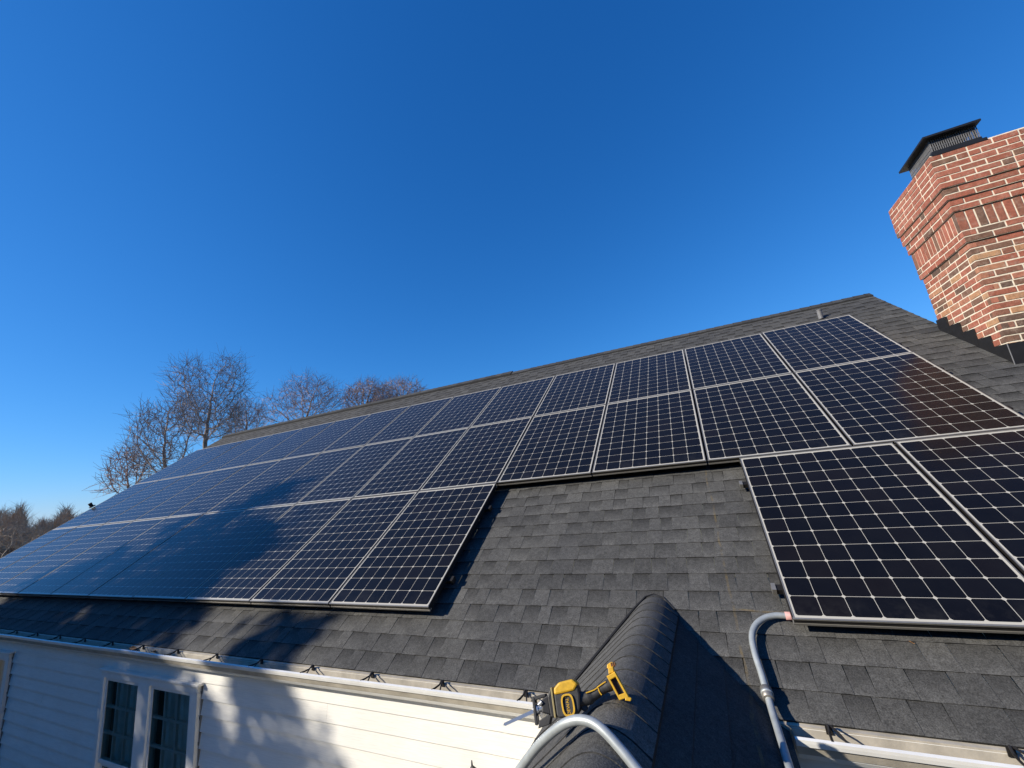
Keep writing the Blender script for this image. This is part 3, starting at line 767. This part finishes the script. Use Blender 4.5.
mb = MB(); mb.prism([(0.040, -0.020), (0.062, -0.026), (0.070, -0.048), (0.052, -0.058), (0.040, -0.046)], -0.012, 0.012, XZ); mb.build('trigger', M['rubber'], saw, bevel=0.004)
# battery foot: a yellow open frame round a dark socket
mb = MB(); A = [(0.176, 0.060), (0.214, 0.072), (0.246, -0.030), (0.206, -0.036)]; cx = sum(p[0] for p in A) / 4; cy = sum(p[1] for p in A) / 4
B = [(cx + (p[0] - cx) * 0.60, cy + (p[1] - cy) * 0.62) for p in A]
for k in range(4):
    j = (k + 1) % 4; mb.prism([A[k], A[j], B[j], B[k]], -0.044, 0.034, XZ)
mb.prism([(0.234, -0.024), (0.256, -0.034), (0.250, -0.046), (0.228, -0.040)], -0.044, 0.0, XZ)
foot = mb.build('battery_foot', M['yellow'], saw, bevel=0.003)
mb = MB(); mb.prism([(cx + (p[0] - cx) * 0.66, cy + (p[1] - cy) * 0.68) for p in A], -0.022, 0.030, XZ); mb.build('battery_socket', M['black'], foot)
mb = MB(); mb.prism([(0.186, 0.066), (0.210, 0.070), (0.212, 0.094), (0.190, 0.090)], -0.036, 0.020, XZ); mb.prism([(0.184, 0.088), (0.214, 0.090), (0.228, 0.104), (0.208, 0.112), (0.188, 0.104)], -0.030, 0.014, XZ)
mb.build('battery_latch', M['yellow'], foot, bevel=0.003)
mb = MB()
for k in range(3): mb.box((0.204 + k * 0.008, -0.034, 0.092), (0.207 + k * 0.008, 0.010, 0.109))
mb.build('contact', simple('copper', (0.55, 0.25, 0.14), 0.35, 0.8), foot)

# ------------------------------------------------------------------ wall lantern whose peaked top shows at the bottom edge
Lx, Ly, Lz = -0.475, WY - 0.13, -1.545
lan = empty('wall_lantern', (Lx, Ly, Lz - 0.30)); tag(lan, 'black peaked lantern on white siding at the bottom edge, left of the entry roof', 'lantern')
mb = MB()
for k in range(4):
    g0, g1 = math.pi / 4 + k * math.pi / 2, math.pi / 4 + (k + 1) * math.pi / 2
    r = 0.075; mb.quad((r * math.cos(g0), r * math.sin(g0), 0.24), (r * math.cos(g1), r * math.sin(g1), 0.24), (0, 0, 0.315))
mb.quad(*[(0.075 * math.cos(math.pi / 4 + k * math.pi / 2), 0.075 * math.sin(math.pi / 4 + k * math.pi / 2), 0.24) for k in range(4)])
mb.tube([(0, 0, 0.305), (0, 0, 0.335)], [0.006, 0.003], 8); mb.build('lantern_roof', M['black'], lan)
mb = MB(); mb.box((-0.04, -0.04, 0.04), (0.04, 0.04, 0.24)); mb.build('lantern_glass', M['glass'], lan)
mb = MB()
for a in (-0.044, 0.038):
    for b in (-0.044, 0.038): mb.box((a, b, 0.03), (a + 0.006, b + 0.006, 0.24))
mb.box((-0.05, -0.05, 0.02), (0.05, 0.05, 0.035)); mb.box((-0.03, 0.04, 0.08), (0.03, 0.12, 0.10)); mb.box((-0.05, 0.105, 0.02), (0.05, 0.118, 0.2)); mb.build('lantern_frame', M['black'], lan)

# ------------------------------------------------------------------ a few dry leaves
def leaf(loc, rot, label, size=0.035):
    mb = MB(); L = size
    P = [(0, 0, 0), (L * 0.5, L * 0.38, L * 0.25), (L * 1.1, L * 0.30, L * 0.1), (L * 1.6, 0, L * 0.35), (L * 1.1, -L * 0.32, L * 0.15), (L * 0.5, -L * 0.36, L * 0.3)]
    for i in range(1, 5): mb.quad(P[0], P[i], P[i + 1])
    mb.tube([(0, 0, 0), (-L * 0.5, 0, L * 0.12)], 0.0012, 5)
    o = mb.build('dry_leaf', M['leaf']); o.location = loc; o.rotation_euler = rot; tag(o, label, 'leaf', 'dry leaves on the roof and in the gutter')
M['leaf'] = simple('dry_leaf', (0.30, 0.14, 0.045), 0.7, 0, 0.3, 60)
leaf(RW(1.80, -1.585, RN + 0.008), (PIT, 0, 2.0), 'orange dry leaf on the shingles below the lower right panels', 0.018)
leaf((-4.42, WY - 0.05, -1.20), (0.5, 0.3, 0.4), 'brown dry leaf in the shaded gutter, farther left of the window pair', 0.06)
leaf((-4.02, WY - 0.05, -1.205), (0.2, 0.5, 2.2), 'brown dry leaf in the gutter just above the window pair', 0.055)

# ------------------------------------------------------------------ trees
def colonize(crown, trunk_pts, npts, step, kill, seed, infl=None, iters=160):
    """space colonisation: crown = list of ellipsoids (centre, radii); returns nodes and parents"""
    rs = np.random.RandomState(seed); pts = []
    vol = np.array([r[0] * r[1] * r[2] for _, r in crown]); vol = vol / vol.sum()
    for (c, r), f in zip(crown, vol):
        k = int(npts * f); d = rs.normal(size=(k, 3)); d /= np.linalg.norm(d, axis=1)[:, None]
        pts.append(np.array(c) + d * np.array(r) * (rs.rand(k, 1) ** 0.40))
    A = np.concatenate(pts); nodes = [np.array(p, float) for p in trunk_pts]; par = [-1] + list(range(len(trunk_pts) - 1))
    N = np.array(nodes); best = np.full(len(A), 1e9); idx = np.zeros(len(A), int); new = 0
    for it in range(iters):
        for i in range(new, len(N)):
            d = ((A - N[i]) ** 2).sum(1); k = d < best; best[k] = d[k]; idx[k] = i
        new = len(N)
        keep = best > kill * kill
        A, best, idx = A[keep], best[keep], idx[keep]
        if len(A) == 0: break
        dirs = A - N[idx]; dirs /= np.linalg.norm(dirs, axis=1)[:, None]
        acc = np.zeros((len(N), 3)); np.add.at(acc, idx, dirs)
        act = np.unique(idx); add = []
        for i in act:
            v = acc[i]; L = np.linalg.norm(v)
            if L < 1e-6: continue
            v = v / L + rs.normal(size=3) * 0.12 + np.array((0, 0, 0.06)); v /= np.linalg.norm(v)
            q = N[i] + v * step * rs.uniform(0.8, 1.2)
            if it > 3 and ((N - q) ** 2).sum(1).min() < (0.35 * step) ** 2: continue
            add.append(q); par.append(int(i))
        if not add: break
        N = np.concatenate([N, np.array(add)])
    return N, par

def tree_mesh(N, par, r0, rexp, thr, seed, twigs=2, tl=0.5, tr=None):
    tr = tr or r0 * 0.95
    n = len(N); rad = np.zeros(n); ch = [0] * n
    for i in range(n - 1, 0, -1): ch[par[i]] += 1
    acc = np.zeros(n)
    for i in range(n - 1, -1, -1):
        if ch[i] == 0: acc[i] = r0 ** rexp
        if par[i] >= 0: acc[par[i]] += acc[i]
    rad = acc ** (1 / rexp); rs = random.Random(seed)
    T, Cm = MB(), MB()
    def seg(mb, a, b, ra, rb, k):
        a, b = Vector(a), Vector(b); t = (b - a)
        if t.length < 1e-6: return
        t.normalize(); u = t.orthogonal().normalized(); q = t.cross(u); s = len(mb.v)
        for p, r in ((a, ra), (b, rb)):
            for j in range(k):
                g = 2 * math.pi * j / k; mb.v.append(tuple(p + (u * math.cos(g) + q * math.sin(g)) * r))
        for j in range(k):
            j2 = (j + 1) % k; mb.f.append((s + j, s + j2, s + k + j2, s + k + j)); mb.m.append(0); mb.c.append((0.5,) * 4)
    for i in range(1, n):
        p = par[i]; big = rad[i] > thr
        seg(T if big else Cm, N[p], N[i], min(rad[p], rad[i] * 1.35), rad[i], 7 if big else 4 if rad[i] > thr * 0.4 else 3)
        if rad[i] < thr * 0.55:
            d = Vector(N[i] - N[p]).normalized()
            for _ in range(twigs):
                v = (d + Vector((rs.gauss(0, .6), rs.gauss(0, .6), rs.gauss(0.15, .5)))).normalized(); L = tl * rs.uniform(0.4, 1.1)
                a = Vector(N[i]); mid = a + v * L * 0.5; e = mid + (v + Vector((rs.gauss(0, .25), rs.gauss(0, .25), rs.gauss(0.1, .25)))).normalized() * L * 0.5
                seg(Cm, a, mid, tr, tr * 0.8, 3); seg(Cm, mid, e, tr * 0.8, tr * 0.4, 3)
    return T, Cm

def place(px, py, D):
    """point on the sight line of a pixel at horizontal distance D"""
    d = ray(px, py); h = math.hypot(d.x, d.y); return CAM + d * (D / h)
def bare_tree(name, label, trunk_px, D, blobs, seed, group=None, npts=1100, step=0.35, twig='twig', lean=0.0, r0=0.010, tl=0.6, fork=None, cat='tree', twigs=2, cmin=None):
    """blobs: (px, py, half width px, half height px) of crown lobes, built at distance D with real depth"""
    base = place(trunk_px, 500, D); base.z = GZ
    side = Vector((ROWS[0][0], ROWS[0][1], 0)).normalized()
    crown = []; rn = random.Random(seed)
    for bx, by, hw, hh in blobs:
        c = place(bx, by, D); e = place(bx + hw, by, D); t = place(bx, by - hh, D)
        rw = (e - c).length * 0.93; rh = (t - c).length * 0.97
        c2 = c + Vector((rn.uniform(-.2, .2), rn.uniform(-.2, .2), 0)) * rw
        crown.append((tuple(c2 - base), (rw, rw, rh)))
    low = min(c[0][2] - c[1][2] for c in crown)
    h = max(1.5, low + 0.2 if cmin is None else cmin)
    cxm = sum(c[0][0] for c in crown) / len(crown); cym = sum(c[0][1] for c in crown) / len(crown)
    k = max(3, int(h / step)); tp = [(cxm * lean * (i / k) ** 2, cym * lean * (i / k) ** 2, h * i / k) for i in range(k + 1)]
    N, par = colonize(crown, tp, npts, step, step * 1.05, seed)
    T, Cm = tree_mesh(N, par, r0, 2.08, 0.05, seed, twigs, tl)
    root = empty(name, base); T.build('trunk', M['bark'], root, smooth=True); Cm.build('crown', M[twig], root)
    tag(root, label, cat, group)
    return root

GT = 'bare trees beyond the house'
bare_tree('bare_tree', 'tallest bare tree, with a forked dark trunk rising behind the far roof', 199, 30, [(188, 385, 25, 28), (224, 384, 22, 29), (203, 418, 40, 24)], 5, GT, 2800, 0.30, lean=0.25, r0=0.0085, tl=0.95, twigs=4, cmin=5.2)
bare_tree('bare_tree', 'low spreading bare tree leaning left of the tallest bare tree', 172, 27, [(150, 428, 30, 28), (184, 418, 26, 28), (165, 455, 38, 20)], 8, GT, 3000, 0.29, lean=0.2, r0=0.009, tl=0.75, cmin=2.2, twigs=4)
bare_tree('bare_tree', 'small reddish bare tree at the left foot of the spreading tree', 128, 29, [(128, 470, 26, 22), (112, 482, 17, 14)], 13, GT, 1600, 0.26, twig='twig_red', tl=0.75, r0=0.010, twigs=4)
bare_tree('bare_tree', 'small faint bare tree tucked right of the tallest bare tree', 243, 42, [(243, 422, 21, 24)], 17, GT, 1500, 0.34, twig='twig_red', tl=1.0, r0=0.011, twigs=4)
bare_tree('bare_tree', 'round-topped bare tree just above the middle of the ridge line', 304, 46, [(304, 402, 34, 28), (274, 412, 22, 20), (330, 402, 20, 20)], 19, GT, 2000, 0.40, twig='twig_red', r0=0.010, tl=1.1, twigs=4)
bare_tree('bare_tree', 'reddish bare tree showing above the ridge, second from the right', 366, 48, [(362, 402, 28, 22)], 23, GT, 1500, 0.40, twig='twig_red', r0=0.014, tl=1.1, twigs=5)
bare_tree('bare_tree', 'rightmost reddish bare tree, its crown just over the ridge', 402, 50, [(402, 400, 30, 20)], 29, GT, 1500, 0.42, twig='twig_red', r0=0.014, tl=1.1, twigs=5)
# far woodland edge beyond the left end of the house
GW = 'bare trees of the far woodland edge'
W_ = [(-62, 507, 'woodland tree at the far left, outside the others'), (-36, 512, 'olive woodland tree, left of the photo edge'), (-12, 508, 'broad olive woodland tree cut by the left photo edge'), (10, 511, 'olive woodland tree just inside the left photo edge'),
      (30, 514, 'olive brown woodland tree in the middle of the far wood'), (47, 517, 'lower woodland tree at the right end of the olive wood'), (62, 522, 'small reddish woodland tree where the wood meets the array edge'), (78, 518, 'thin woodland tree beside the black bracket on the array'), (94, 512, 'thin woodland tree right of the black bracket on the array')]
for k, (px, py, lb) in enumerate(W_):
    red = k >= 6
    bare_tree('woodland_tree', lb, px, 62 + 3 * (k % 3), [(px, py + 25, 18, 15), (px + 6, py + 35, 19, 13)], 40 + k, GW, 1500, 0.55, twig='twig_red' if red else 'twig_olive', r0=0.012, tl=1.2, cmin=1.2, twigs=6 if not red else 3)
# the wood behind them reads as one mass
mb = MB(); rs = random.Random(77)
for k in range(26000):
    px = rs.uniform(-130, 135); D = rs.uniform(72, 95); b = place(px, 500, D); top = GZ + (5.7 + 1.3 * math.sin(px * 0.11) + 0.8 * math.sin(px * 0.29 + 1)) * (1.0 if px < 60 else 0.85)
    z0 = rs.uniform(GZ, top - 0.5); L = rs.uniform(0.6, 1.8); z1 = min(z0 + L, top + rs.uniform(0, 0.6)); r = rs.uniform(0.010, 0.026)
    dx, dy = rs.gauss(0, .5), rs.gauss(0, .5)
    a = Vector((b.x, b.y, z0)); e = Vector((b.x + dx, b.y + dy, z1))
    mb.quad(a + Vector((-r, r, 0)), a + Vector((r, -r, 0)), e); mb.quad(a + Vector((r, r, 0)), a + Vector((-r, -r, 0)), e)
tag(mb.build('far_woodland', M['twig_olive']), 'brown leafless wood far away at the left horizon', 'woodland', kind='stuff')

# evergreens to the left of the viewpoint: they throw the shade on the left of the roof
def evergreen(tip, height, rad, seed, label, dens=1.0, gap=0.0):
    root = empty('evergreen_tree', (tip[0], tip[1], GZ)); rs = random.Random(seed); H = tip[2] - GZ
    mb = MB(); mb.tube([(0, 0, 0), (0.05, 0, H * 0.5), (0, 0.03, H * 0.95)], [0.20, 0.12, 0.02], 8); 
    fol = MB(); nb = int(70 * dens)
    for k in range(nb):
        t = (k + rs.random()) / nb; z = H - 0.05 - t * height
        L = rad * (0.10 + 0.90 * t ** 0.80) * rs.uniform(0.55, 1.18); g = rs.uniform(0, 2 * math.pi)
        d = Vector((math.cos(g), math.sin(g), -0.12 + 0.5 * (1 - t)))
        p0 = Vector((0, 0, z)); p1 = p0 + d * L
        mb.tube([p0, p0 + d * L * 0.5, p1], [0.03 + 0.03 * t, 0.02, 0.008], 4)
        m_ = int(26 + 46 * L)
        for j in range(m_):
            s = rs.uniform(0.12, 1.05); c = p0 + d * L * s + Vector((rs.gauss(0, .13), rs.gauss(0, .13), rs.gauss(-0.05, .10)))
            a = Vector((rs.gauss(0, 1), rs.gauss(0, 1), rs.gauss(0, .6))).normalized(); b = a.orthogonal().normalized(); w_ = rs.uniform(0.05, 0.13); l_ = rs.uniform(0.09, 0.20)
            fol.quad(c - a * l_, c + b * w_ * 0.5, c + a * l_, c - b * w_ * 0.5)
    mb.build('trunk', M['bark'], root); fol.build('crown', M['needle'], root); tag(root, label, 'tree')
def tip_for(u, v, dist):
    p = Vector(RW(u, v, 0)); return p + SUN * (dist / math.hypot(SUN.x, SUN.y))
evergreen(tip_for(-4.75, 0.55, 13.0), 9.0, 2.6, 3, 'tall dark evergreen left of the viewpoint, shading the left panels', 0.75)
evergreen(tip_for(-4.2, -0.55, 12.0), 7.5, 2.7, 9, 'broad dark evergreen left of the viewpoint, shading the window', 2.4)
evergreen(tip_for(-7.4, -1.25, 13.0), 7.5, 2.4, 31, 'stout dark evergreen farthest left, shading the far end of the wall', 2.2)
evergreen(tip_for(-2.35, -1.70, 12.0), 5.0, 1.95, 14, 'thin loose evergreen left of the viewpoint, dappling the siding', 0.42)
# added unseen evergreen screen, blocking low sky light behind the viewpoint to deepen shade
mb = MB(); rs = random.Random(91)
for k in range(26000):
    g = R(rs.uniform(-68, 95)); D = rs.uniform(24, 33); top = 8.6 + 1.6 * math.sin(g * 9) + 0.9 * math.sin(g * 23 + 1)
    z = GZ + (top - GZ) * rs.random() ** 0.9; c = Vector((1 + D * math.sin(g), -4 - D * math.cos(g), z))
    a = Vector((rs.gauss(0, 1), rs.gauss(0, 1), rs.gauss(0, .8))).normalized(); b = a.orthogonal().normalized(); w_ = rs.uniform(0.25, 0.5); l_ = rs.uniform(0.3, 0.7)
    mb.quad(c - a * l_, c + b * w_, c + a * l_, c - b * w_)
tag(mb.build('evergreen_screen', M['needle']), 'dense dark evergreen screen closing the garden behind the viewpoint', 'hedge', kind='stuff')
